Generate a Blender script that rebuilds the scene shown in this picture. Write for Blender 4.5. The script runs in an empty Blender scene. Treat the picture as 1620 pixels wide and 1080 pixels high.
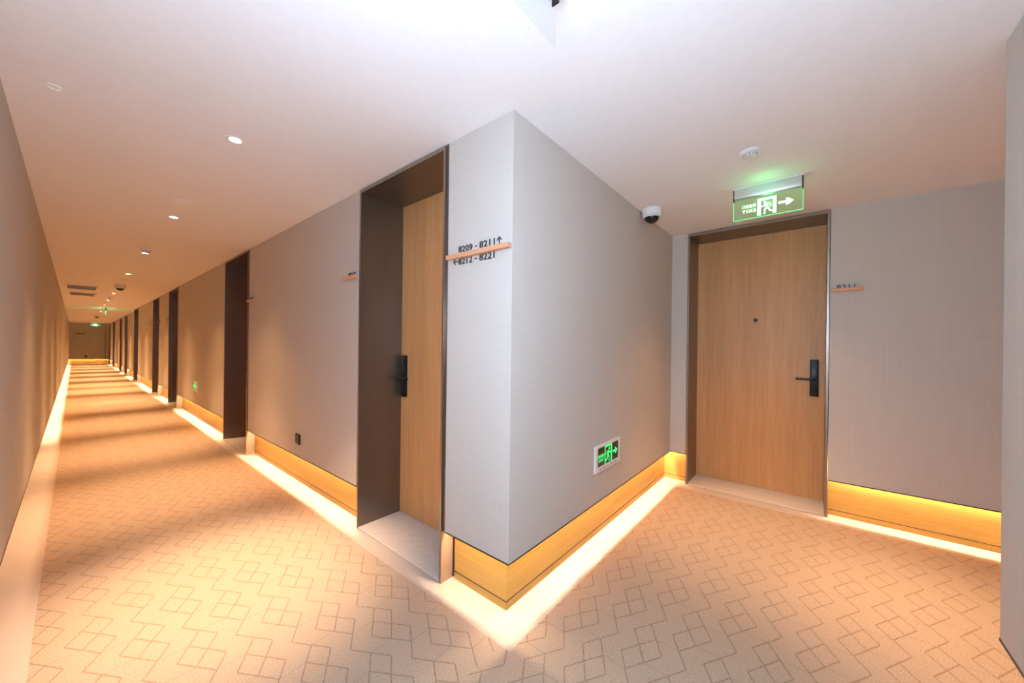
import bpy, bmesh, math, random
from mathutils import Vector, Matrix
random.seed(4)
S = bpy.context.scene
COL = S.collection
PI = math.pi

# ---------------------------------------------------------------- key dimensions (metres)
H = 2.40          # ceiling
HF = 2.355        # ceiling of the far stretch
YS = 16.9         # where the ceiling steps down
L = 2.467         # wall with door 8211
W = 1.50          # left wall at x = -W
ZP = 0.290        # underside of the wall panels
R = 0.081         # recess of the baseboard behind the panel face
D = 1.595         # wall beside the camera, y = -D
X1 = 0.806        # its free edge
YE = 30.9         # end wall
YB = -6.0         # far end of the side passage (out of view)

# ---------------------------------------------------------------- camera
cam = bpy.data.cameras.new('camera'); co = bpy.data.objects.new('camera', cam); COL.objects.link(co)
S.camera = co
yaw, roll = 0.8782, 0.0120
F = Vector((math.sin(yaw), math.cos(yaw), 0.0001)).normalized()
Rv = Vector((math.cos(yaw), -math.sin(yaw), 0)); U = Rv.cross(F)
R2 = math.cos(roll)*Rv + math.sin(roll)*U; U2 = -math.sin(roll)*Rv + math.cos(roll)*U
co.matrix_world = Matrix(((R2.x, U2.x, -F.x, -1.2918), (R2.y, U2.y, -F.y, -1.0767), (R2.z, U2.z, -F.z, 1.2992), (0, 0, 0, 1)))
cam.sensor_width = 36.0; cam.sensor_fit = 'HORIZONTAL'
cam.lens = 573.79/1620*36.0
cam.shift_y = 8.04/1620
cam.clip_start = 0.02; cam.clip_end = 200

# ---------------------------------------------------------------- world, exposure
wd = bpy.data.worlds.new('world'); S.world = wd; wd.use_nodes = True
wd.node_tree.nodes['Background'].inputs[0].default_value = (0.9, 0.8, 0.7, 1)
wd.node_tree.nodes['Background'].inputs[1].default_value = 0.0
S.view_settings.view_transform = 'Standard'; S.view_settings.look = 'None'
S.view_settings.exposure = 0.38; S.view_settings.gamma = 1.0; S.view_settings.use_curve_mapping = False
S.cycles.use_denoising = True
S.cycles.max_bounces = 10; S.cycles.diffuse_bounces = 6; S.cycles.sample_clamp_indirect = 6.0

# light levels
WARM = (1.0, 0.60, 0.33)
NEAR = (1.0, 0.68, 0.43)
LEDC = (1.0, 0.72, 0.46)
SPOT_W = 290.0
LED_E = 230.0
FLASH_W = 69.0

def lamp(name, kind, loc, power, color, parent=None, **kw):
    l = bpy.data.lights.new(name, kind); l.energy = power; l.color = color
    for k, v in kw.items(): setattr(l, k, v)
    o = bpy.data.objects.new(name, l); COL.objects.link(o); o.location = loc
    if parent: o.parent = parent
    return o
# the photographer's flash, held up beside the camera
lamp('flash', 'POINT', (-1.20, -0.82, 1.55), FLASH_W, (0.56, 0.75, 1.0), shadow_soft_size=0.18)

# ---------------------------------------------------------------- materials
def new_mat(name):
    m = bpy.data.materials.new(name); m.use_nodes = True
    nt = m.node_tree; b = nt.nodes['Principled BSDF']
    return m, nt, b
def nd(nt, t, **kw):
    n = nt.nodes.new(t)
    for k, v in kw.items(): setattr(n, k, v)
    return n
def plain(name, col, rough=0.6, metal=0.0, spec=None, emit=None, es=0.0, noise=0.0, bump=0.0, scale=(60, 60, 60)):
    m, nt, b = new_mat(name)
    b.inputs['Base Color'].default_value = (*col, 1); b.inputs['Roughness'].default_value = rough
    b.inputs['Metallic'].default_value = metal
    if spec is not None: b.inputs['Specular IOR Level'].default_value = spec
    if emit: b.inputs['Emission Color'].default_value = (*emit, 1); b.inputs['Emission Strength'].default_value = es
    if noise or bump:
        tc = nd(nt, 'ShaderNodeTexCoord'); mp = nd(nt, 'ShaderNodeMapping'); mp.inputs['Scale'].default_value = scale
        nz = nd(nt, 'ShaderNodeTexNoise'); nz.inputs['Scale'].default_value = 1.0; nz.inputs['Detail'].default_value = 4
        nt.links.new(tc.outputs['Object'], mp.inputs[0]); nt.links.new(mp.outputs[0], nz.inputs['Vector'])
        if noise:
            rp = nd(nt, 'ShaderNodeValToRGB')
            rp.color_ramp.elements[0].position = 0.3; rp.color_ramp.elements[1].position = 0.7
            rp.color_ramp.elements[0].color = (*[c*(1-noise) for c in col], 1)
            rp.color_ramp.elements[1].color = (*[min(1, c*(1+noise)) for c in col], 1)
            nt.links.new(nz.outputs['Fac'], rp.inputs[0]); nt.links.new(rp.outputs[0], b.inputs['Base Color'])
        if bump:
            bp = nd(nt, 'ShaderNodeBump'); bp.inputs['Strength'].default_value = bump; bp.inputs['Distance'].default_value = 0.002
            nt.links.new(nz.outputs['Fac'], bp.inputs['Height']); nt.links.new(bp.outputs[0], b.inputs['Normal'])
    return m

def fabric(name, col):
    m, nt, b = new_mat(name)
    tc = nd(nt, 'ShaderNodeTexCoord')
    def nz(scale, detail=3):
        mp = nd(nt, 'ShaderNodeMapping'); mp.inputs['Scale'].default_value = scale
        n = nd(nt, 'ShaderNodeTexNoise'); n.inputs['Scale'].default_value = 1; n.inputs['Detail'].default_value = detail
        nt.links.new(tc.outputs['Object'], mp.inputs[0]); nt.links.new(mp.outputs[0], n.inputs['Vector']); return n
    v = nz((260, 260, 3)); h = nz((8, 8, 320))
    ad = nd(nt, 'ShaderNodeMath', operation='ADD'); nt.links.new(v.outputs['Fac'], ad.inputs[0]); nt.links.new(h.outputs['Fac'], ad.inputs[1])
    rp = nd(nt, 'ShaderNodeMapRange'); rp.inputs['From Min'].default_value = 0.6; rp.inputs['From Max'].default_value = 1.4
    rp.inputs['To Min'].default_value = 0.94; rp.inputs['To Max'].default_value = 1.06
    nt.links.new(ad.outputs[0], rp.inputs['Value'])
    mx = nd(nt, 'ShaderNodeVectorMath', operation='SCALE'); mx.inputs[0].default_value = col
    nt.links.new(rp.outputs[0], mx.inputs['Scale']); nt.links.new(mx.outputs[0], b.inputs['Base Color'])
    bp = nd(nt, 'ShaderNodeBump'); bp.inputs['Strength'].default_value = 0.15; bp.inputs['Distance'].default_value = 0.001
    nt.links.new(ad.outputs[0], bp.inputs['Height']); nt.links.new(bp.outputs[0], b.inputs['Normal'])
    b.inputs['Roughness'].default_value = 0.75; b.inputs['Specular IOR Level'].default_value = 0.25
    return m

def wood(name, dark, light, rough=0.42, grain=(55, 55, 2.2), fleck=True):
    m, nt, b = new_mat(name)
    tc = nd(nt, 'ShaderNodeTexCoord')
    def nz(scale, detail=4, dist=0.0):
        mp = nd(nt, 'ShaderNodeMapping'); mp.inputs['Scale'].default_value = scale
        n = nd(nt, 'ShaderNodeTexNoise'); n.inputs['Scale'].default_value = 1; n.inputs['Detail'].default_value = detail
        n.inputs['Distortion'].default_value = dist
        nt.links.new(tc.outputs['Object'], mp.inputs[0]); nt.links.new(mp.outputs[0], n.inputs['Vector']); return n
    g = nz(grain, 5, 0.3)
    rp = nd(nt, 'ShaderNodeValToRGB'); rp.color_ramp.elements[0].position = 0.25; rp.color_ramp.elements[1].position = 0.7
    rp.color_ramp.elements[0].color = (*dark, 1); rp.color_ramp.elements[1].color = (*light, 1)
    nt.links.new(g.outputs['Fac'], rp.inputs[0])
    out = rp.outputs[0]
    # broad veneer bands
    gb = nz((grain[0]*0.12, grain[1]*0.12, grain[2]*0.12), 1)
    mr = nd(nt, 'ShaderNodeMapRange'); mr.inputs['From Min'].default_value = 0.35; mr.inputs['From Max'].default_value = 0.65
    mr.inputs['To Min'].default_value = 0.92; mr.inputs['To Max'].default_value = 1.06
    nt.links.new(gb.outputs['Fac'], mr.inputs['Value'])
    sc = nd(nt, 'ShaderNodeVectorMath', operation='SCALE'); nt.links.new(out, sc.inputs[0]); nt.links.new(mr.outputs[0], sc.inputs['Scale'])
    out = sc.outputs[0]
    if fleck:
        f = nz((120, 120, 14), 2)
        r2 = nd(nt, 'ShaderNodeMapRange'); r2.inputs['From Min'].default_value = 0.68; r2.inputs['From Max'].default_value = 0.74
        r2.inputs['To Min'].default_value = 1.0; r2.inputs['To Max'].default_value = 0.72
        nt.links.new(f.outputs['Fac'], r2.inputs['Value'])
        s2 = nd(nt, 'ShaderNodeVectorMath', operation='SCALE'); nt.links.new(out, s2.inputs[0]); nt.links.new(r2.outputs[0], s2.inputs['Scale'])
        out = s2.outputs[0]
    nt.links.new(out, b.inputs['Base Color'])
    b.inputs['Roughness'].default_value = rough; b.inputs['Specular IOR Level'].default_value = 0.35
    return m

def carpet():
    m, nt, b = new_mat('carpet')
    lk = nt.links.new
    def M(op, a, c=None, d=None):
        n = nd(nt, 'ShaderNodeMath', operation=op)
        for i, v in enumerate((a, c, d)):
            if v is None: continue
            if isinstance(v, (int, float)): n.inputs[i].default_value = v
            else: lk(v, n.inputs[i])
        return n.outputs[0]
    tc = nd(nt, 'ShaderNodeTexCoord')
    # slight waviness of the yarn lines
    nz = nd(nt, 'ShaderNodeTexNoise'); nz.inputs['Scale'].default_value = 90; nz.inputs['Detail'].default_value = 2
    lk(tc.outputs['Object'], nz.inputs['Vector'])
    sub = nd(nt, 'ShaderNodeVectorMath', operation='SUBTRACT'); lk(nz.outputs['Color'], sub.inputs[0]); sub.inputs[1].default_value = (.5, .5, .5)
    scl = nd(nt, 'ShaderNodeVectorMath', operation='SCALE'); lk(sub.outputs[0], scl.inputs[0]); scl.inputs['Scale'].default_value = 0.008
    add = nd(nt, 'ShaderNodeVectorMath', operation='ADD'); lk(tc.outputs['Object'], add.inputs[0]); lk(scl.outputs[0], add.inputs[1])
    sp = nd(nt, 'ShaderNodeSeparateXYZ'); lk(add.outputs[0], sp.inputs[0])
    # the corridor run is laid a quarter turn (mirrored) against the lobby run; they meet at y = -0.04
    so = nd(nt, 'ShaderNodeSeparateXYZ'); lk(tc.outputs['Object'], so.inputs[0])
    corr = M('GREATER_THAN', so.outputs[1], -0.04)
    def sel(p, q): return M('ADD', M('MULTIPLY', p, M('SUBTRACT', 1.0, corr)), M('MULTIPLY', q, corr))
    X = sel(M('DIVIDE', M('SUBTRACT', sp.outputs[0], 0.606), 0.077), M('DIVIDE', M('SUBTRACT', sp.outputs[1], 1.201), 0.0775))
    Y = sel(M('DIVIDE', M('SUBTRACT', sp.outputs[1], -0.310), -0.048), M('DIVIDE', M('SUBTRACT', sp.outputs[0], -1.019), -0.0487))
    A = M('ADD', M('MULTIPLY', M('ADD', X, Y), 0.5), 600.0)
    B = M('ADD', M('MULTIPLY', M('SUBTRACT', Y, X), 0.5), 600.0)
    def linefam(P, Q, bad, w):
        rp = M('ROUND', P); dist = M('ABSOLUTE', M('SUBTRACT', P, rp))
        on = nd(nt, 'ShaderNodeMapRange'); on.inputs['From Min'].default_value = w*0.5; on.inputs['From Max'].default_value = w*1.3
        on.inputs['To Min'].default_value = 1; on.inputs['To Max'].default_value = 0; lk(dist, on.inputs['Value'])
        idx = M('ADD', M('MULTIPLY', M('MODULO', rp, 3.0), 3.0), M('MODULO', M('FLOOR', Q), 3.0))
        o = on.outputs[0]
        for k in bad:
            o = M('MULTIPLY', o, M('SUBTRACT', 1.0, M('COMPARE', idx, float(k), 0.4)))
        return o, idx, on.outputs[0]
    lb, _, _ = linefam(B, A, (2, 4, 7), 0.034)
    la, _, _ = linefam(A, B, (2, 5, 6), 0.034)
    Dg = M('ADD', M('SUBTRACT', A, B), 600.0)
    _, idx, on = linefam(Dg, A, (), 0.028)
    ld = M('MULTIPLY', on, M('ADD', M('COMPARE', idx, 3.0, 0.4), M('COMPARE', idx, 1.0, 0.4)))
    ln = M('MAXIMUM', M('MAXIMUM', la, lb), M('MULTIPLY', ld, 0.55))
    # pile
    p1 = nd(nt, 'ShaderNodeTexNoise'); p1.inputs['Scale'].default_value = 230; p1.inputs['Detail'].default_value = 5; p1.inputs['Roughness'].default_value = 0.7; lk(tc.outputs['Object'], p1.inputs['Vector'])
    p2 = nd(nt, 'ShaderNodeTexVoronoi'); p2.inputs['Scale'].default_value = 160; lk(tc.outputs['Object'], p2.inputs['Vector'])
    p3 = nd(nt, 'ShaderNodeTexNoise'); p3.inputs['Scale'].default_value = 3.0; lk(tc.outputs['Object'], p3.inputs['Vector'])
    rp = nd(nt, 'ShaderNodeValToRGB'); e = rp.color_ramp.elements
    e[0].position = 0.3; e[0].color = (0.29, 0.205, 0.14, 1); e[1].position = 0.70; e[1].color = (0.64, 0.485, 0.355, 1)
    lk(p1.outputs['Fac'], rp.inputs[0])
    # bright fibre specks
    sv = nd(nt, 'ShaderNodeTexVoronoi'); sv.inputs['Scale'].default_value = 55; lk(tc.outputs['Object'], sv.inputs['Vector'])
    ss = nd(nt, 'ShaderNodeMapRange'); ss.inputs['From Min'].default_value = 0.07; ss.inputs['From Max'].default_value = 0.05; lk(sv.outputs['Distance'], ss.inputs['Value'])
    sr = nd(nt, 'ShaderNodeSeparateColor'); lk(sv.outputs['Color'], sr.inputs[0])
    spk = M('MULTIPLY', ss.outputs[0], M('GREATER_THAN', sr.outputs[0], 0.86))
    mx = nd(nt, 'ShaderNodeMix', data_type='RGBA'); lk(spk, mx.inputs['Factor']); lk(rp.outputs[0], mx.inputs[6]); mx.inputs[7].default_value = (0.95, 0.9, 0.82, 1)
    m2 = nd(nt, 'ShaderNodeMix', data_type='RGBA'); lk(M('MULTIPLY', ln, 0.55), m2.inputs['Factor']); lk(mx.outputs[2], m2.inputs[6]); m2.inputs[7].default_value = (0.20, 0.115, 0.075, 1)
    # plain ribbed border along the walls
    x, y = so.outputs[0], so.outputs[1]
    bl = M('LESS_THAN', x, -W+0.10)
    c1 = M('MULTIPLY', M('GREATER_THAN', x, -0.10), M('GREATER_THAN', y, -0.095))
    bR = M('GREATER_THAN', x, L-0.13)
    br = M('MAXIMUM', M('MAXIMUM', bl, c1), bR)
    wv = nd(nt, 'ShaderNodeTexWave'); wv.wave_type = 'BANDS'; wv.bands_direction = 'Y'; wv.inputs['Scale'].default_value = 36; wv.inputs['Distortion'].default_value = 2.0
    wv.inputs['Detail'].default_value = 2; lk(tc.outputs['Object'], wv.inputs['Vector'])
    rb = nd(nt, 'ShaderNodeValToRGB'); e = rb.color_ramp.elements
    e[0].color = (0.46, 0.37, 0.30, 1); e[1].color = (0.60, 0.50, 0.42, 1); lk(wv.outputs['Fac'], rb.inputs[0])
    m3 = nd(nt, 'ShaderNodeMix', data_type='RGBA'); lk(br, m3.inputs['Factor']); lk(m2.outputs[2], m3.inputs[6]); lk(rb.outputs[0], m3.inputs[7])
    lk(m3.outputs[2], b.inputs['Base Color'])
    b.inputs['Roughness'].default_value = 0.95; b.inputs['Specular IOR Level'].default_value = 0.1
    bp = nd(nt, 'ShaderNodeBump'); bp.inputs['Strength'].default_value = 0.5; bp.inputs['Distance'].default_value = 0.004
    hh = M('SUBTRACT', M('ADD', p1.outputs['Fac'], M('MULTIPLY', p2.outputs['Distance'], 0.5)), M('MULTIPLY', ln, 0.5))
    lk(hh, bp.inputs['Height']); lk(bp.outputs[0], b.inputs['Normal'])
    return m

M_wall = fabric('wall_fabric', (0.575, 0.53, 0.485))
M_ceil = plain('ceiling_paint', (0.88, 0.865, 0.86), 0.85, noise=0.012, bump=0.05, scale=(25, 25, 25))
M_carpet = carpet()
M_bronze = plain('bronze_metal', (0.21, 0.165, 0.13), 0.30, 0.75, noise=0.05, scale=(8, 8, 2))
M_edge = plain('bronze_edge', (0.34, 0.29, 0.25), 0.32, 0.8)
M_wash = plain('painted_led_wash', (0.40, 0.28, 0.19), 0.5, 0.3)  # paler than the bronze: strip light on the jamb sides put into the colour
M_dark = plain('dark_trim', (0.06, 0.045, 0.035), 0.45, 0.5)
M_door = wood('door_veneer', (0.60, 0.305, 0.12), (0.68, 0.37, 0.155))
M_base = wood('baseboard_veneer', (0.63, 0.36, 0.085), (0.74, 0.45, 0.12), 0.4, (3, 3, 60), False)
M_bar = wood('sign_bar_wood', (0.62, 0.30, 0.17), (0.74, 0.40, 0.24), 0.5, (3, 3, 80), False)
M_stone = plain('threshold_stone', (0.66, 0.58, 0.51), 0.35, noise=0.07, bump=0.05, scale=(30, 30, 30))
M_black = plain('black_metal', (0.018, 0.018, 0.02), 0.35, 0.4)
M_blackgloss = plain('black_glass', (0.01, 0.01, 0.012), 0.06, 0.0)
M_white = plain('white_plastic', (0.80, 0.80, 0.80), 0.4)
M_grey = plain('grey_plastic', (0.45, 0.44, 0.43), 0.5)
M_ink = plain('letter_black', (0.03, 0.033, 0.04), 0.4)
M_alu = plain('brushed_aluminium', (0.75, 0.76, 0.80), 0.32, 0.8)
M_refl = plain('downlight_reflector', (0.9, 0.88, 0.84), 0.25, 0.3)
M_led = plain('led_strip_glow', (1, 1, 1), 0.5, emit=LEDC, es=LED_E)
M_ledl = plain('led_strip_glow_soft', (1, 1, 1), 0.5, emit=LEDC, es=LED_E*0.12)
M_lamp = plain('downlight_glow', (1, 1, 1), 0.5, emit=(1.0, 0.86, 0.66), es=9.0)
M_green = plain('sign_green_glow', (0.1, 0.8, 0.3), 0.5, emit=(0.0, 0.80, 0.16), es=0.85)
M_greenw = plain('sign_symbol_glow', (0.8, 1, 0.85), 0.5, emit=(0.45, 1.0, 0.55), es=2.4)
M_edgeg = plain('acrylic_edge_glow', (0.1, 0.8, 0.3), 0.3, emit=(0.10, 0.85, 0.28), es=1.0)
M_gback = plain('sign_dark_face', (0.012, 0.03, 0.012), 0.12)
M_redlens = plain('indicator', (0.6, 0.25, 0.1), 0.3)
def acrylic(name, tint, glow):
    m, nt, b = new_mat(name)
    g = nd(nt, 'ShaderNodeBsdfGlossy'); g.inputs['Roughness'].default_value = 0.03
    t = nd(nt, 'ShaderNodeBsdfTransparent'); t.inputs['Color'].default_value = tint
    mx = nd(nt, 'ShaderNodeMixShader'); fr = nd(nt, 'ShaderNodeValue'); fr.outputs[0].default_value = 0.04
    nt.links.new(fr.outputs[0], mx.inputs[0]); nt.links.new(t.outputs[0], mx.inputs[1]); nt.links.new(g.outputs[0], mx.inputs[2])
    em = nd(nt, 'ShaderNodeEmission'); em.inputs['Color'].default_value = (0.05, 0.8, 0.25, 1); em.inputs['Strength'].default_value = glow
    ad = nd(nt, 'ShaderNodeAddShader'); nt.links.new(mx.outputs[0], ad.inputs[0]); nt.links.new(em.outputs[0], ad.inputs[1])
    nt.links.new(ad.outputs[0], nt.nodes['Material Output'].inputs['Surface'])
    return m
M_acryl = acrylic('clear_acrylic', (0.90, 0.97, 0.91, 1), 0.055)
M_acryl2 = acrylic('unlit_acrylic', (0.95, 0.965, 0.96, 1), 0.0)

# ---------------------------------------------------------------- mesh helpers
def box(bm, x0, x1, y0, y1, z0, z1, bev=0.0):
    x0, x1 = sorted((x0, x1)); y0, y1 = sorted((y0, y1)); z0, z1 = sorted((z0, z1))
    vs = [bm.verts.new(p) for p in ((x0,y0,z0),(x1,y0,z0),(x1,y1,z0),(x0,y1,z0),(x0,y0,z1),(x1,y0,z1),(x1,y1,z1),(x0,y1,z1))]
    fs = [bm.faces.new([vs[i] for i in f]) for f in ((0,3,2,1),(4,5,6,7),(0,1,5,4),(1,2,6,5),(2,3,7,6),(3,0,4,7))]
    if bev:
        es = list({e for f in fs for e in f.edges})
        bmesh.ops.bevel(bm, geom=es, offset=bev, segments=2, affect='EDGES', profile=0.5)
def lathe(bm, prof, n=40, c=(0, 0, 0), axis='z'):
    """prof: list of (radius, height) from one end to the other."""
    rings = []
    def pt(r, h, a):
        ca, sa = math.cos(a)*r, math.sin(a)*r
        if axis == 'z': return (c[0]+ca, c[1]+sa, c[2]+h)
        if axis == 'x': return (c[0]+h, c[1]+ca, c[2]+sa)
        return (c[0]+ca, c[1]+h, c[2]+sa)
    for r, h in prof:
        if r < 1e-6: rings.append([bm.verts.new(pt(0, h, 0))])
        else: rings.append([bm.verts.new(pt(r, h, 2*PI*i/n)) for i in range(n)])
    for a, b in zip(rings, rings[1:]):
        for i in range(n):
            j = (i+1) % n
            if len(a) == 1 and len(b) == 1: continue
            if len(a) == 1: bm.faces.new((a[0], b[i], b[j]))
            elif len(b) == 1: bm.faces.new((a[i], b[0], a[j]))
            else: bm.faces.new((a[i], b[i], b[j], a[j]))
def prism(bm, pts, f, d0, d1):
    """extrude a 2-D outline; f(u, v, d) gives the 3-D point."""
    a = [bm.verts.new(f(u, v, d0)) for u, v in pts]; b = [bm.verts.new(f(u, v, d1)) for u, v in pts]
    n = len(pts)
    bm.faces.new(a); bm.faces.new(list(reversed(b)))
    for i in range(n): bm.faces.new((a[i], b[i], b[(i+1) % n], a[(i+1) % n]))
def bmf(fn, *a, **k):
    bm = bmesh.new(); fn(bm, *a, **k); return bm
def BX(*boxes, bev=0.0):
    bm = bmesh.new()
    for b in boxes: box(bm, *b, bev=bev)
    return bm
def obj(name, bm, mat, parent=None, smooth=False, loc=None):
    bmesh.ops.recalc_face_normals(bm, faces=bm.faces[:])
    me = bpy.data.meshes.new(name); bm.to_mesh(me); bm.free()
    me.materials.append(mat)
    if smooth:
        for p in me.polygons: p.use_smooth = True
        try: me.set_sharp_from_angle(angle=math.radians(35))
        except Exception: pass
    o = bpy.data.objects.new(name, me); COL.objects.link(o)
    if parent is not None: o.parent = parent
    if loc is not None: o.location = loc
    return o
def struct(name, bm, mat, parent=None):
    o = obj(name, bm, mat, parent)
    if parent is None: o['kind'] = 'structure'
    return o
def thing(name, label, cat, loc=(0, 0, 0), group=None, kind=None):
    o = bpy.data.objects.new(name, None); COL.objects.link(o); o.location = loc; o.empty_display_size = 0.05
    if kind: o['kind'] = kind
    if label: o['label'] = label
    if cat: o['category'] = cat
    if group: o['group'] = group
    return o
def dup(root, loc, label):
    r = root.copy(); COL.objects.link(r); r.location = loc; r['label'] = label
    for ch in list(root.children):
        c = ch.copy(); COL.objects.link(c); c.parent = r
        for g in ch.children:
            k = g.copy(); COL.objects.link(k); k.parent = c
    return r
def text_mesh(txt, height, width, place, depth=0.002, bold=0.0, spacing=1.0):
    """lettering as a mesh; (u across 0..width, v up 0..height, d out) is mapped to 3-D by place."""
    cu = bpy.data.curves.new('lettering', 'FONT'); cu.body = txt; cu.size = 1.0; cu.offset = bold; cu.space_character = spacing
    cu.extrude = 0.5; cu.resolution_u = 3
    to = bpy.data.objects.new('lettering_source', cu); COL.objects.link(to)
    bpy.context.view_layer.update()
    dg = bpy.context.evaluated_depsgraph_get()
    me = bpy.data.meshes.new_from_object(to.evaluated_get(dg))
    bpy.data.objects.remove(to); bpy.data.curves.remove(cu)
    bm = bmesh.new(); bm.from_mesh(me); bpy.data.meshes.remove(me)
    xs = [v.co.x for v in bm.verts]; ys = [v.co.y for v in bm.verts]
    if not xs: return bm
    x0, x1, y0, y1 = min(xs), max(xs), min(ys), max(ys)
    for v in bm.verts:
        u = (v.co.x-x0)/(x1-x0)*width; w = (v.co.y-y0)/(y1-y0)*height; d = (v.co.z+0.5)*depth
        v.co = place(u, w, d)
    return bm

# ---------------------------------------------------------------- doors along the corridor: (near edge y0, far edge y1) of the frame
DOORS = [(0.478, 1.404), (4.00, 5.03), (8.53, 9.58), (11.06, 12.08), (15.55, 16.75), (19.25, 20.38), (21.85, 22.95), (26.15, 27.5), (29.72, 30.80)]
def hc(y): return H if y < YS else HF

# ---------------------------------------------------------------- floor and ceiling
struct('floor', BX((-W-0.3, 3.4, YB-0.3, YE+0.3, -0.12, 0.0)), M_carpet)
struct('ceiling', BX((-W-0.3, 3.4, YB-0.3, YE+0.3, H, H+0.12)), M_ceil)
struct('ceiling_soffit', BX((-W, 0.36, YS, YE, HF, H)), M_ceil)

# ---------------------------------------------------------------- walls: panel, deep core, cap over the light slot
CAP = 0.56
def wall_x(bm, face, sgn, y0, y1, top):
    """panel facing along x; sgn = direction from the face into the wall."""
    b = lambda a, c, z0, z1: box(bm, face+sgn*a, face+sgn*c, y0, y1, z0, z1)
    b(0, 0.022, ZP, CAP); b(0, R, CAP, top); b(R, 0.34, 0.0, top)
def wall_y(bm, face, sgn, x0, x1, top):
    b = lambda a, c, z0, z1: box(bm, x0, x1, face+sgn*a, face+sgn*c, z0, z1)
    b(0, 0.022, ZP, CAP); b(0, R, CAP, top); b(R, 0.34, 0.0, top)
def base_x(bm, face, sgn, y0, y1):
    box(bm, face+sgn*(R-0.006), face+sgn*R, y0, y1, 0.043, 0.50)
    box(bm, face+sgn*(R-0.008), face+sgn*R, y0, y1, 0.0, 0.040)
def base_y(bm, face, sgn, x0, x1):
    box(bm, x0, x1, face+sgn*(R-0.006), face+sgn*R, 0.043, 0.50)
    box(bm, x0, x1, face+sgn*(R-0.008), face+sgn*R, 0.0, 0.040)
def seam_x(parent, face, sgn, spans):
    bm = bmesh.new()
    for a, b in spans: box(bm, face+sgn*(R-0.0085), face+sgn*(R-0.001), a, b, 0.0395, 0.0435)
    obj('seam', bm, M_dark, parent)
def seam_y(parent, face, sgn, x0, x1):
    obj('seam', BX((x0, x1, face+sgn*(R-0.0085), face+sgn*(R-0.001), 0.0395, 0.0435)), M_dark, parent)
def led(parent, m, x0, x1, y0, y1):
    obj('light_strip', BX((x0, x1, y0, y1, 0.370, 0.378)), m, parent)
def trim_x(bm, face, sgn, y0, y1): box(bm, face-sgn*0.0015, face+sgn*0.0235, y0, y1, ZP-0.007, ZP)
def trim_y(bm, face, sgn, x0, x1): box(bm, x0, x1, face-sgn*0.0015, face+sgn*0.0235, ZP-0.007, ZP)

# corridor wall with the doors (faces -x)
GAP = 0.024
segs = []; y = 0.0
for a, b in DOORS:
    segs.append((y, a-GAP)); y = b+GAP
segs.append((y, YE))
segs = [(a, b) for a, b in segs if b-a > 0.01]
bm = bmesh.new(); bb = bmesh.new(); bt = bmesh.new()
for i, (a, b) in enumerate(segs):
    top = hc((a+b)/2)
    if i == 0:
        box(bm, 0, 0.022, 0, b, ZP, CAP); box(bm, 0, R, 0, b, CAP, top); box(bm, R, 0.34, R, b, 0, top)
        trim_x(bt, 0, 1, 0.0, b)
        base_x(bb, 0, 1, R-0.007, b)
    elif a < YS < b:
        wall_x(bm, 0, 1, a, YS, H); wall_x(bm, 0, 1, YS, b, HF); base_x(bb, 0, 1, a, b); trim_x(bt, 0, 1, a, b)
    else:
        wall_x(bm, 0, 1, a, b, top); base_x(bb, 0, 1, a, b); trim_x(bt, 0, 1, a, b)
struct('wall_right', bm, M_wall)
base_r = struct('baseboard_right', bb, M_base)
struct('trim_right', bt, M_dark)
seam_x(base_r, 0, 1, [(R-0.0085 if i == 0 else a, b) for i, (a, b) in enumerate(segs)])
for i, (a, b) in enumerate(segs):
    if b-a > 0.2: led(base_r, M_led, 0.050, 0.060, (0.05 if i == 0 else a+0.01), b-0.01)

# wall running from the corner to the inner corner (faces -y)
bm = bmesh.new(); box(bm, 0.022, L, 0, 0.022, ZP, CAP); box(bm, R, L, 0, R, CAP, H); box(bm, 0.34, L+0.34, R, 0.34, 0, H)
struct('wall_back', bm, M_wall)
bm = bmesh.new(); base_y(bm, 0, 1, R, L+R-0.006); base_b = struct('baseboard_back', bm, M_base)
bm = bmesh.new(); trim_y(bm, 0, 1, 0.0235, L); struct('trim_back', bm, M_dark)
seam_y(base_b, 0, 1, R-0.001, L+R-0.006)
led(base_b, M_led, 0.061, L+0.045, 0.050, 0.060)

# wall with door 8211 (faces -x)
D8 = (-1.171, -0.147)
bm = bmesh.new(); bb = bmesh.new(); bt = bmesh.new()
for a, b in ((YB, D8[0]-0.004), (D8[1]+0.004, 0.0)):
    wall_x(bm, L, 1, a, b, H); trim_x(bt, L, 1, a, b)
base_x(bb, L, 1, YB, D8[0]-0.004); base_x(bb, L, 1, D8[1]+0.004, R-0.006)
box(bm, L+0.022, L+R, -0.0, R, CAP, H)
struct('wall_far', bm, M_wall); base_f = struct('baseboard_far', bb, M_base); struct('trim_far', bt, M_dark)
seam_x(base_f, L, 1, [(YB, D8[0]-0.004), (D8[1]+0.004, R-0.006)])
led(base_f, M_led, L+0.050, L+0.060, YB, D8[0]-0.02)
led(base_f, M_led, L+0.050, L+0.060, D8[1]+0.02, 0.05)

# left wall (faces +x)
bm = bmesh.new(); wall_x(bm, -W, -1, -D-0.3, YS, H); wall_x(bm, -W, -1, YS, YE, HF); struct('wall_left', bm, M_wall)
bm = bmesh.new(); base_x(bm, -W, -1, -D, YE); base_l = struct('baseboard_left', bm, M_base)
bm = bmesh.new(); trim_x(bm, -W, -1, -D, YE); struct('trim_left', bm, M_dark)
led(base_l, M_led, -W-0.060, -W-0.050, 6.5, YE-0.02)
led(base_l, M_ledl, -W-0.060, -W-0.050, 1.75, 6.5)

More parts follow.
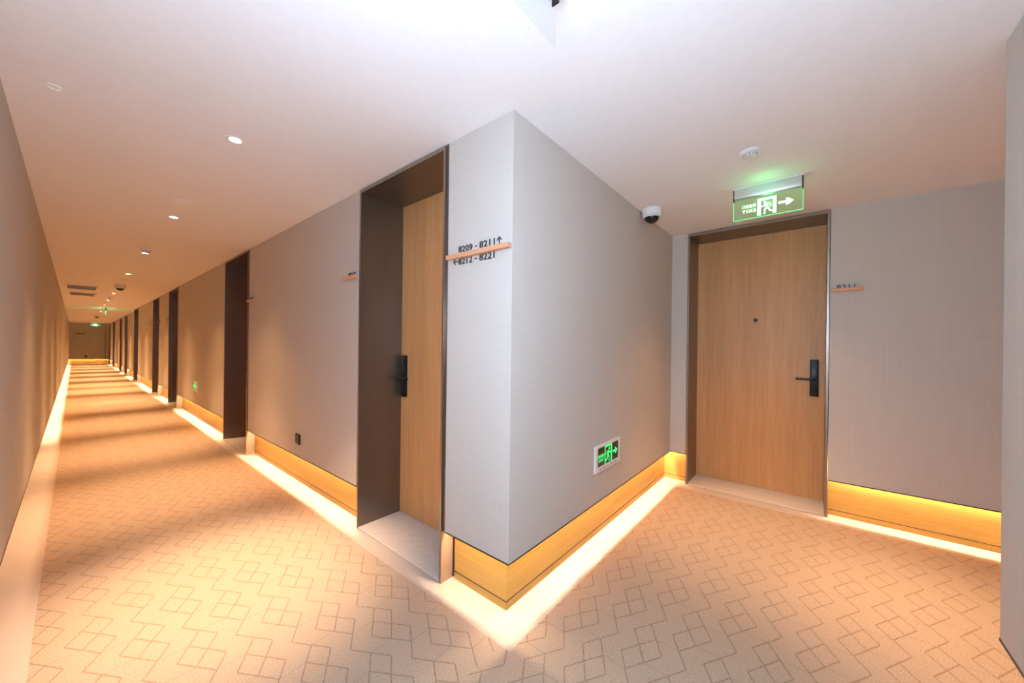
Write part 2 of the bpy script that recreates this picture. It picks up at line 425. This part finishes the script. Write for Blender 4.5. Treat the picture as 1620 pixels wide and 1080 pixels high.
# wall beside the camera (faces +y) and the side passage beyond its edge
bm = bmesh.new()
box(bm, -W, X1, -D-0.022, -D, ZP, H); box(bm, -W, X1-R, -D-0.3, -D-R, 0, H); box(bm, -W, X1, -D-R, -D-0.022, CAP, H)
box(bm, X1-0.022, X1, YB, -D-0.022, ZP, H); box(bm, X1-0.3, X1-R, YB, -D-0.3, 0, H); box(bm, X1-R, X1-0.022, YB, -D-R, CAP, H)
struct('wall_front', bm, M_wall)
bm = bmesh.new()
box(bm, -W, X1-R+0.008, -D-R, -D-R+0.008, 0, 0.5); box(bm, X1-R, X1-R+0.008, YB, -D-R, 0, 0.5)
struct('baseboard_front', bm, M_base)
bm = bmesh.new(); box(bm, -W, X1+0.0015, -D-0.0235, -D+0.0015, ZP-0.01, ZP); box(bm, X1-0.0235, X1+0.0015, YB, -D-0.0235, ZP-0.01, ZP)
struct('trim_front', bm, M_dark)
struct('wall_passage', BX((X1-0.3, L+0.4, YB-0.2, YB, 0, H)), M_wall)

# end wall of the corridor (faces -y)
bm = bmesh.new(); box(bm, -W, 0, YE, YE+0.022, ZP, CAP); box(bm, -W, 0, YE, YE+R, CAP, HF); box(bm, -W-0.1, 0.34, YE+R, YE+0.3, 0, H)
struct('wall_end', bm, M_wall)
bm = bmesh.new(); base_y(bm, YE, 1, -W-R, R); base_e = struct('baseboard_end', bm, M_base)
bm = bmesh.new(); trim_y(bm, YE, 1, -W, 0); struct('trim_end', bm, M_dark)
led(base_e, M_led, -W, 0.0, YE+0.050, YE+0.060)
struct('trim_end_panel', BX((-0.155, -0.14, YE-0.004, YE, ZP, 2.05), (-0.14, 0, YE-0.004, YE, 2.035, 2.05)), M_dark)

# ---------------------------------------------------------------- doors
def lock(root, px, s, y, z0, z1, lev_dir):
    """lock plate and lever on a leaf whose face is at px (faces -x); s unused, lev_dir = +1/-1 along y."""
    lp = obj('lock_plate', BX((px-0.020, px, y-0.030, y+0.030, z0, z1), bev=0.004), M_black, root, True)
    zl = z0+0.150
    bm = bmesh.new(); lathe(bm, [(0.0, -0.005), (0.020, -0.005), (0.022, 0.0), (0.022, 0.004), (0.0, 0.004)], 32, (px-0.024, y, z1-0.055), 'x')
    obj('card_reader', bm, M_blackgloss, lp, True)
    bm = bmesh.new()
    lathe(bm, [(0.0, 0.0), (0.018, 0.0), (0.018, -0.012), (0.010, -0.014), (0.010, -0.050), (0.0, -0.050)], 24, (px-0.020, y, zl), 'x')
    box(bm, px-0.074, px-0.060, y-lev_dir*0.010, y+lev_dir*0.125, zl-0.009, zl+0.009, bev=0.004)
    obj('lever_handle', bm, M_black, root, True)
def make_door(n, y0, y1, face, top, handle_side, label):
    """recessed door in a bronze box frame; y0 < y1 outer edges, wall face x = face, looking -x."""
    r = thing('door_%d' % n, label, None, (0, 0, 0), kind='structure')
    t = 0.014; fx = face-0.006; bx = face+0.335
    ft = top-0.006
    bm = bmesh.new()
    box(bm, fx, bx, y0, y0+t, 0, ft); box(bm, fx, bx, y1-t, y1, 0, ft); box(bm, fx, bx, y0+t, y1-t, ft-0.022, ft)
    obj('door_frame', bm, M_bronze, r)
    # lighter front edge and the narrow return beside it
    bm = bmesh.new(); e = 0.0015
    box(bm, fx-e, fx, y0, y0+t, 0, ft); box(bm, fx-e, fx, y1-t, y1, 0, ft); box(bm, fx-e, fx, y0+t, y1-t, ft-0.022, ft)
    obj('frame_edge', bm, M_edge, r)
    if face == 0:
        obj('frame_return', BX((face+0.003, face+0.022, y0-GAP, y0, ZP, top), (face+0.003, face+0.022, y1, y1+GAP, ZP, top),
            (face+R, face+0.3, y0-GAP, y0, 0, top), (face+R, face+0.3, y1, y1+GAP, 0, top)), M_bronze, r)
    obj('led_wash_plate', BX((fx, face+R-0.006, y0-0.003, y0, 0, ZP-0.007), (fx, face+R-0.006, y1, y1+0.003, 0, ZP-0.007)), M_wash, r)  # thin plates added over the lower jamb sides, coloured as if lit by the strips
    dx = face+0.335
    leaf = obj('door_leaf', BX((dx, dx+0.045, y0-0.01, y1+0.01, 0.008, ft)), M_door, r)
    obj('threshold', BX((face-0.004, dx, y0+t, y1-t, 0.0, 0.010), bev=0.003), M_stone, r)
    ym = (y0+y1)/2
    bm = bmesh.new(); lathe(bm, [(0.0, 0.004), (0.0145, 0.004), (0.0165, 0.0), (0.0165, -0.004), (0.013, -0.006), (0.010, -0.003), (0.0, -0.003)], 28, (dx, ym, 1.575), 'x')
    if n > 1: obj('peephole', bm, M_dark, leaf, True)
    else: bm.free()
    if handle_side > 0: lock(leaf, dx, 1, y1-t-0.052, 0.905, 1.222, -1)
    else: lock(leaf, dx, 1, y0+t+0.070, 0.900, 1.218, 1)
    return r
SIDES = [1, -1, 1, -1, 1, -1, 1, -1, 1]
DL = ['bamboo veneer guest room door with bronze box frame nearest the wall corner',
      'deep bronze framed guest room doorway beyond the black wall socket',
      'bronze framed guest room doorway just past the small green exit sign on the corridor wall',
      'bronze framed guest room doorway closely following the one past the green wall sign',
      'narrow dark guest room doorway under the edge of the lowered ceiling',
      'dark guest room doorway just beyond the lowered ceiling edge',
      'dark guest room doorway paired with the one just beyond the lowered ceiling edge',
      'second last dark doorway before the end wall of the corridor',
      'last dark doorway touching the end wall of the corridor']
for i, (a, b) in enumerate(DOORS):
    make_door(i+1, a, b, 0.0, hc(a), SIDES[i], DL[i])
make_door(10, D8[0], D8[1], L, H, -1, 'bamboo veneer door 8211 facing the camera with peephole and black lever lock')
struct('wall_over_doors', BX(*[(0.38, 0.42, a-0.05, b+0.05, 0, H) for a, b in DOORS], (L+0.38, L+0.42, D8[0]-0.05, D8[1]+0.05, 0, H)), M_wall)

# ---------------------------------------------------------------- room number bars
def bar(x, ya, yb, z0=1.757, z1=1.781, depth=0.030):
    return BX((x-depth, x, ya, yb, z0, z1), bev=0.003)
def number_sign(x, ya, yb, txt, label, ty0, ty1, dz=0.0, group=None):
    r = thing('room_number_sign', label, 'sign', (0, 0, 0), group)
    obj('sign_bar', bar(x, ya, yb, 1.757+dz, 1.781+dz), M_bar, r)
    obj('lettering', text_mesh(txt, 0.034, ty1-ty0, lambda u, v, d: Vector((x-0.0005-d, ty1-u, 1.776+dz+v)), 0.003, 0.012, 1.05), M_ink, r)
    return r
number_sign(L, -1.363, -1.180, '8211', 'small pale wood ledge sign reading 8211 on the wall right of the facing door', -1.318, -1.213, -0.004)
number_sign(0, 1.432, 1.610, '8212', 'small wood ledge room number sign left of the nearest corridor door', 1.47, 1.575, 0.018)
number_sign(0, 3.79, 3.970, '8213', 'small wood ledge room number sign right of the second corridor doorway', 3.83, 3.935, 0.018)
number_sign(0, 9.62, 9.80, '8214', 'tiny wood ledge number sign on the far side of the third corridor doorway', 9.66, 9.76, 0.018)
number_sign(0, 10.84, 11.02, '8215', 'tiny wood ledge number sign on the near side of the fourth corridor doorway', 10.88, 10.98, 0.018)

r = thing('direction_sign', 'long wood ledge direction sign reading 8209-8211 and 8212-8221 beside the wall corner', 'sign')
obj('sign_bar', bar(0, 0.003, 0.440), M_bar, r)
pl = lambda y0, z0: (lambda u, v, d: Vector((-0.0005-d, y0-u, z0+v)))
for zz, ta, tb in ((1.789, '8209', '8211'), (1.7262, '8212', '8221')):
    obj('room_number', text_mesh(ta, 0.034, 0.104, pl(0.368, zz), 0.003, 0.012, 1.05), M_ink, r)
    obj('room_number', text_mesh(tb, 0.034, 0.103, pl(0.213, zz), 0.003, 0.012, 1.05), M_ink, r)
    obj('dash', BX((-0.0035, -0.0005, 0.231, 0.246, zz+0.0135, zz+0.0185)), M_ink, r)
def arrow(cy, cz, ang, s=0.017):
    bm = bmesh.new(); c, sn = math.cos(ang), math.sin(ang)
    def f(u, v, d): uu = u*c-v*sn; vv = u*sn+v*c; return (-0.0005-d, cy-uu, cz+vv)
    w = 0.0022
    prism(bm, [(-s, -w), (s, -w), (s, w), (-s, w)], f, 0, 0.003)
    for sg in (1, -1):
        p0 = Vector((s, 0)); p1 = Vector((s*0.05, sg*s*0.85)); dd = (p1-p0).normalized(); nn = Vector((-dd.y, dd.x))*w
        prism(bm, [tuple(p0+nn), tuple(p1+nn), tuple(p1-nn), tuple(p0-nn)], f, 0, 0.0032)
    return bm
obj('up_arrow', arrow(0.080, 1.806, PI/2), M_ink, r)
obj('left_arrow', arrow(0.389, 1.746, PI), M_ink, r)

# end-wall number bar, small round viewer, socket
r = thing('room_number_sign', 'thin dark ledge sign high on the far end wall', 'sign')
obj('sign_bar', BX((-1.27, -0.90, YE-0.03, YE, 1.72, 1.755), bev=0.003), M_dark, r)
t = thing('wall_fitting', 'tiny pale round fitting on the far end wall', 'fitting')
obj('disc', bmf(lathe, [(0, -0.02), (0.03, -0.02), (0.045, 0), (0, 0)], 24, (-0.6, YE, 1.49), 'y'), M_white, t, True)

# ---------------------------------------------------------------- wall sockets
def socket(loc_bm, label):
    r = thing('wall_socket', label, 'socket')
    obj('faceplate', loc_bm[0], M_black, r, True); obj('insert', loc_bm[1], M_blackgloss, r)
    return r
socket((BX((-0.012, 0, 2.432, 2.528, 0.402, 0.492), bev=0.003), BX((-0.0135, -0.011, 2.445, 2.515, 0.415, 0.479))), 'black square wall socket low on the corridor wall between the first two doors')
socket((BX((-0.94, -0.84, YE-0.012, YE, 0.40, 0.50), bev=0.003), BX((-0.93, -0.85, YE-0.0135, YE-0.011, 0.41, 0.49))), 'small black wall socket low on the far end wall')

# ---------------------------------------------------------------- exit symbols (u across, v up, unit frame 0..1 high)
def rot(pts, c, a): return [(c[0]+(x-c[0])*math.cos(a)-(y-c[1])*math.sin(a), c[1]+(x-c[0])*math.sin(a)+(y-c[1])*math.cos(a)) for x, y in pts]
def limb(p, q, w0, w1):
    p, q = Vector(p), Vector(q); d = (q-p).normalized(); n = Vector((-d.y, d.x))
    return [tuple(p+n*w0), tuple(p-n*w0), tuple(q-n*w1), tuple(q+n*w1)]
def circle(c, r, n=16): return [(c[0]+r*math.cos(2*PI*i/n), c[1]+r*math.sin(2*PI*i/n)) for i in range(n)]
def runner(bm, f, d0, d1):
    """running figure, about 1 high and 1 wide, running to +u"""
    parts = [circle((0.66, 0.86), 0.085), limb((0.60, 0.74), (0.44, 0.44), 0.085, 0.075),
             limb((0.60, 0.70), (0.78, 0.56), 0.045, 0.035), limb((0.78, 0.56), (0.92, 0.66), 0.035, 0.03),
             limb((0.56, 0.73), (0.32, 0.70), 0.045, 0.035), limb((0.32, 0.70), (0.24, 0.52), 0.035, 0.03),
             limb((0.46, 0.46), (0.66, 0.34), 0.065, 0.05), limb((0.66, 0.34), (0.62, 0.06), 0.05, 0.035),
             limb((0.42, 0.46), (0.34, 0.22), 0.065, 0.05), limb((0.34, 0.22), (0.10, 0.16), 0.05, 0.035),
             limb((0.62, 0.07), (0.74, 0.05), 0.03, 0.025), limb((0.11, 0.17), (0.07, 0.27), 0.03, 0.022)]
    for p in parts: prism(bm, p, f, d0, d1)
def arrow_poly(x0, x1, cy, hw, hh):
    m = x1-(x1-x0)*0.42
    return [(x0, cy-hw), (m, cy-hw), (m-(x1-x0)*0.12, cy-hh), (m+(x1-x0)*0.08, cy-hh), (x1, cy), (m+(x1-x0)*0.08, cy+hh), (m-(x1-x0)*0.12, cy+hh), (m, cy+hw), (x0, cy+hw)]

def hanging_sign(name_loc, rotz, label, lit=True):
    """local frame: plate in the local x-z plane, front facing local -y (text reads left to right along +x); length 0.375"""
    r = thing('exit_sign', label, 'exit sign', name_loc, 'hanging acrylic exit signs')
    r.rotation_euler = (0, 0, rotz)
    hw = 0.1875; T = 0.0    # top at local z 0
    hb = BX((-hw+0.004, hw-0.004, -0.021, 0.021, -0.070, -0.004), bev=0.004)
    obj('housing', hb, M_alu, r, True)
    obj('mounting_plate', BX((-hw-0.004, hw+0.004, -0.026, 0.026, -0.005, 0.0)), M_white, r)
    for s in (-1, 1):
        obj('end_bracket', BX((s*hw-0.003, s*hw+0.003, -0.012, 0.012, -0.086, -0.005), bev=0.001), M_black, r)
    obj('acrylic_plate', BX((-hw, hw, -0.003, 0.003, -0.212, -0.070)), M_acryl if lit else M_acryl2, r)
    if not lit: return r
    e = 0.0025
    obj('glowing_edge', BX((-hw-0.0005, hw+0.0005, -0.0035, 0.0035, -0.212-e, -0.212), (-hw-e, -hw, -0.0035, 0.0035, -0.212, -0.086),
        (hw, hw+e, -0.0035, 0.0035, -0.212, -0.086)), M_edgeg, r)
    f = lambda u, v, d: (u, -0.0032-d, v)
    bm = bmesh.new()
    # door symbol with the runner cut as bright figure inside a bright frame
    def F2(u, v, d): return f(-0.052+u*0.104, -0.202+v*0.112, d)
    for p in ([(0, 0), (0.17, 0), (0.17, 1), (0, 1)], [(0.80, 0), (1.0, 0), (1.0, 1), (0.80, 1)], [(0.17, 0.86), (0.80, 0.86), (0.80, 1), (0.17, 1)]):
        prism(bm, p, F2, 0, 0.001)
    runner(bm, lambda u, v, d: F2(0.06+u*0.84, 0.02+v*0.84, d), 0, 0.0012)
    obj('running_figure', bm, M_greenw, r)
    bm = bmesh.new(); prism(bm, arrow_poly(-0.062, -0.142, -0.142, 0.007, 0.021), f, 0, 0.001)
    obj('arrow', bm, M_greenw, r)
    obj('chinese_lettering', text_mesh('安全出口', 0.024, 0.078, lambda u, v, d: Vector(f(0.060+u, -0.138+v, d)), 0.001, 0.01), M_greenw, r)
    obj('english_lettering', text_mesh('EXIT', 0.020, 0.078, lambda u, v, d: Vector(f(0.060+u, -0.170+v, d)), 0.001, 0.02, 1.25), M_greenw, r)


    return r
# plate in the y-z plane, lettering facing +x (seen from behind by the camera)
hanging_sign((1.627, -0.832, H), PI/2, 'clear acrylic exit sign with green lit edges hanging before door 8211')
hanging_sign((-0.5775, -0.480, H), 0, 'unlit acrylic exit sign hanging above the corner, cut by the top edge of the picture', False)
hanging_sign((-0.66, 16.70, H), PI/2, 'exit sign seen edge on, hanging at the lowered ceiling edge')
hanging_sign((-0.58, 29.6, HF), 0, 'exit sign hanging in front of the far end wall')

# green light spilling from the lit signs onto the ceiling
for (x, y, z, p) in ((1.50, -0.83, H-0.10, 0.22), (1.75, -0.83, H-0.10, 0.15), (-0.78, 16.6, H-0.1, 0.5), (-0.54, 16.6, H-0.1, 0.5), (-0.58, 29.45, HF-0.16, 0.35)):
    lamp('sign_glow', 'POINT', (x, y, z), p, (0.10, 1.0, 0.35), shadow_soft_size=0.03)

def wall_exit(f, label):
    """low wall sign; f(u, v, d): u 0..0.384 across, v up from the bottom, d outwards"""
    r = thing('wall_exit_sign', label, 'exit sign', group='low green exit signs on the walls')
    def fb(bm, u0, u1, v0, v1, d0, d1):
        prism(bm, [(u0, v0), (u1, v0), (u1, v1), (u0, v1)], f, d0, d1)
    W2, H2 = 0.384, 0.172
    bm = bmesh.new(); fb(bm, 0, W2, H2-0.016, H2, 0, 0.013); fb(bm, 0, 0.030, 0, H2-0.016, 0, 0.013); fb(bm, W2-0.030, W2, 0, H2-0.016, 0, 0.013); fb(bm, 0.030, W2-0.030, 0, 0.032, 0, 0.013)
    obj('sign_frame', bm, M_white, r)
    bm = bmesh.new(); fb(bm, 0.030, W2-0.030, 0.032, H2-0.016, 0, 0.009); obj('sign_face', bm, M_gback, r)
    bm = bmesh.new()
    def F2(u, v, d): return f(0.138+u*0.112, 0.034+v*0.120, d)
    for p in ([(0, 0), (0.10, 0), (0.10, 1), (0, 1)], [(0.84, 0), (1.0, 0), (1.0, 1), (0.84, 1)], [(0.10, 0.89), (0.84, 0.89), (0.84, 1), (0.10, 1)]):
        prism(bm, p, F2, 0.009, 0.0098)
    runner(bm, lambda u, v, d: F2(0.05+u*0.84, 0.03+v*0.84, d), 0.009, 0.010)
    obj('running_figure', bm, M_green, r)
    bm = bmesh.new(); prism(bm, arrow_poly(0.264, 0.338, 0.092, 0.007, 0.021), f, 0.009, 0.0098); obj('arrow', bm, M_green, r)
    obj('chinese_lettering', text_mesh('安全出口', 0.024, 0.088, lambda u, v, d: Vector(f(0.042+u, 0.086+v, 0.009+d)), 0.001, 0.01), M_green, r)
    obj('english_lettering', text_mesh('EXIT', 0.016, 0.070, lambda u, v, d: Vector(f(0.052+u, 0.062+v, 0.009+d)), 0.001, 0.02), M_green, r)
    for k in range(5):
        bm = bmesh.new(); fb(bm, 0.050+k*0.058, 0.050+k*0.058+0.034, 0.009, 0.019, 0.013, 0.0136)
        obj('indicator_mark', bm, M_grey, r)
    return r
wall_exit(lambda u, v, d: (0.845+u, -d, 0.487+v), 'white framed green running man exit sign low on the wall right of the corner')
wall_exit(lambda u, v, d: (-d, 7.02-u, 0.487+v), 'distant green exit sign low on the corridor wall between second and third doors')

# ---------------------------------------------------------------- ceiling fittings
def make_downlight(label, loc):
    r = thing('downlight', label, 'ceiling light', loc, 'recessed ceiling downlights')
    bm = bmesh.new(); lathe(bm, [(0.036, 0.0), (0.036, -0.003), (0.045, -0.0035), (0.047, 0.0)], 40); obj('trim_ring', bm, M_white, r, True)
    bm = bmesh.new(); lathe(bm, [(0.036, -0.003), (0.030, -0.0010), (0.028, -0.0008)], 40); obj('reflector', bm, M_refl, r, True)
    bm = bmesh.new(); lathe(bm, [(0.0, -0.0006), (0.033, -0.0006)], 40); obj('lens', bm, M_lamp, r)
    return r
dls = [(-0.745, 1.344), (-0.745, 3.26), (-0.745, 5.30), (-0.745, 7.48), (-0.745, 9.90), (-0.735, 11.16), (-0.735, 13.4), (-0.735, 15.4)]
dlf = [(-0.72, 18.0), (-0.72, 20.6), (-0.72, 23.4), (-0.72, 26.0), (-0.72, 28.4)]
lbl = ['largest bright round downlight in the corridor ceiling, nearest the camera', 'second round downlight along the corridor ceiling, beside the flush round cover',
       'third downlight along the corridor ceiling, touching a round detector', 'fourth downlight along the corridor ceiling, before the dome camera',
       'downlight hidden close behind the corridor dome camera', 'downlight just past the corridor dome camera', 'faint downlight beside the ceiling air grilles', 'last downlight before the lowered ceiling',
       'first downlight in the lowered ceiling', 'second downlight in the lowered ceiling', 'third downlight in the lowered ceiling', 'fourth downlight in the lowered ceiling', 'downlight nearest the far end wall']
first = None
spots = []
for i, (x, y) in enumerate(dls+dlf):
    z = H if y < YS else HF
    if first is None: first = make_downlight(lbl[0], (x, y, z))
    else: dup(first, (x, y, z), lbl[i])
    spots.append((x, y, z, SPOT_W*(1.8 if i == 0 else 0.9 if i == 1 else 1.0 if y < 12 else 1.5)))
dup(first, (1.76, -0.80, H), 'round downlight between the hanging exit sign and door 8211')
spots.append((1.76, -0.80, H, SPOT_W*0.62))
for x, y, z, p in spots:
    lamp('downlight_beam', 'SPOT', (x, y, z-0.012), p, NEAR if y == 1.344 else WARM, shadow_soft_size=0.03, spot_size=math.radians(50 if y == 1.344 else 56), spot_blend=1.0)
    if y != 1.344: lamp('downlight_spill', 'SPOT', (x, y, z-0.012), p*0.26, (1.0, 0.56, 0.22), shadow_soft_size=0.03, spot_size=math.radians(92), spot_blend=1.0)
# lamps of the side passage, out of view
for y in (-1.95, -4.2):
    lamp('downlight_beam', 'SPOT', (1.20, y, H-0.012), SPOT_W*0.7, WARM, shadow_soft_size=0.03, spot_size=math.radians(56), spot_blend=1.0)

def detector(label, loc, rr=0.05, h=0.04):
    r = thing('smoke_detector', label, 'smoke detector', loc, 'ceiling smoke detectors')
    bm = bmesh.new(); lathe(bm, [(rr, 0), (rr, -h*0.3), (rr*0.92, -h*0.45), (rr*0.55, -h*0.55)], 40); obj('base', bm, M_white, r, True)
    bm = bmesh.new(); lathe(bm, [(rr*0.55, -h*0.5), (rr*0.60, -h*0.9), (rr*0.45, -h), (0, -h)], 40); obj('sensor_cap', bm, M_white, r, True)
    bm = bmesh.new()
    for k in range(12):
        a = 2*PI*k/12; c = Vector((math.cos(a)*rr*0.60, math.sin(a)*rr*0.60, -h*0.70))
        lathe(bm, [(0, -0.006), (0.0035, -0.006), (0.0035, 0.006), (0, 0.006)], 8, tuple(c))
    obj('vent_slots', bm, M_grey, r)
    return r
detector('round smoke detector tinted green in front of the hanging exit sign', (1.105, -0.798, H), 0.052, 0.028)
detector('round smoke detector beside the third corridor downlight', (-0.765, 5.02, H), 0.055, 0.040)
detector('round smoke detector past the dome camera in the corridor', (-0.735, 12.3, H), 0.055, 0.045)

def cover(label, loc, rr):
    r = obj('ceiling_cover', bmf(lathe, [(rr, 0), (rr*0.985, -0.004), (rr*0.93, -0.0045), (rr*0.91, -0.002), (0, -0.002)], 48), M_ceil, None, True, loc)
    r['label'] = label; r['category'] = 'ceiling speaker'; return r
cover('flush round speaker cover beside the second corridor downlight', (-0.765, 2.70, H), 0.055)
cover('flush round speaker cover between the fourth downlight and the dome camera', (-0.745, 8.3, H), 0.055)
cover('tiny concealed sprinkler disc in the ceiling by the left wall, near the camera', (-1.357, 1.46, H), 0.022)
cover('tiny concealed sprinkler disc ahead of the ceiling air grilles', (-1.19, 8.4, H), 0.030)

def dome(label, loc, s=1.0, axis_dir=None):
    r = thing('dome_camera', label, 'security camera', loc, 'white dome cameras')
    bm = bmesh.new(); lathe(bm, [(0.062*s, 0), (0.066*s, -0.004), (0.066*s, -0.048*s), (0.060*s, -0.056*s), (0.047*s, -0.058*s)], 48); obj('housing', bm, M_white, r, True)
    prof = [(0.049*s*math.cos(a), -0.054*s-0.045*s*math.sin(a)) for a in [k*PI/2/10 for k in range(11)]]
    bm = bmesh.new(); lathe(bm, prof, 40); obj('dome', bm, M_blackgloss, r, True)
    bm = bmesh.new(); lathe(bm, [(0.050*s, -0.055*s), (0.053*s, -0.061*s), (0.0485*s, -0.061*s)], 40); obj('dome_ring', bm, M_white, r, True)
    return r
dome('white dome camera where the ceiling meets the wall left of door 8211', (1.62, -0.085, H), 1.12)
dome('white dome camera hanging in the corridor ceiling midway down', (-0.740, 9.25, H), 1.15)
dome('small dome camera in the lowered ceiling near the corridor end', (-0.735, 20.9, HF), 1.15)

def grille(label, x0, x1, y0, y1, z):
    r = thing('air_grille', label, 'air vent', (0, 0, 0), 'ceiling air grilles')
    w = 0.03
    obj('frame', BX((x0, x1, y0, y0+w, z-0.012, z), (x0, x1, y1-w, y1, z-0.012, z), (x0, x0+w, y0+w, y1-w, z-0.012, z), (x1-w, x1, y0+w, y1-w, z-0.012, z)), M_white, r)
    obj('backing', BX((x0+w, x1-w, y0+w, y1-w, z-0.003, z)), M_grey, r)
    bm = bmesh.new(); n = 10
    for k in range(n):
        yy = y0+w+(y1-y0-2*w)*(k+0.5)/n
        f = lambda u, v, d: (d, yy+u, z-0.007+v)
        prism(bm, rot([(-0.02, -0.001), (0.02, -0.001), (0.02, 0.001), (-0.02, 0.001)], (0, 0), 0.25), f, x0+w, x1-w)
    obj('louvre_blades', bm, M_white, r)
    return r
grille('nearer of the two rectangular air grilles in the corridor ceiling', -1.43, -0.99, 9.95, 10.75, H)
grille('farther of the two rectangular air grilles in the corridor ceiling', -1.40, -0.98, 11.55, 12.35, H)
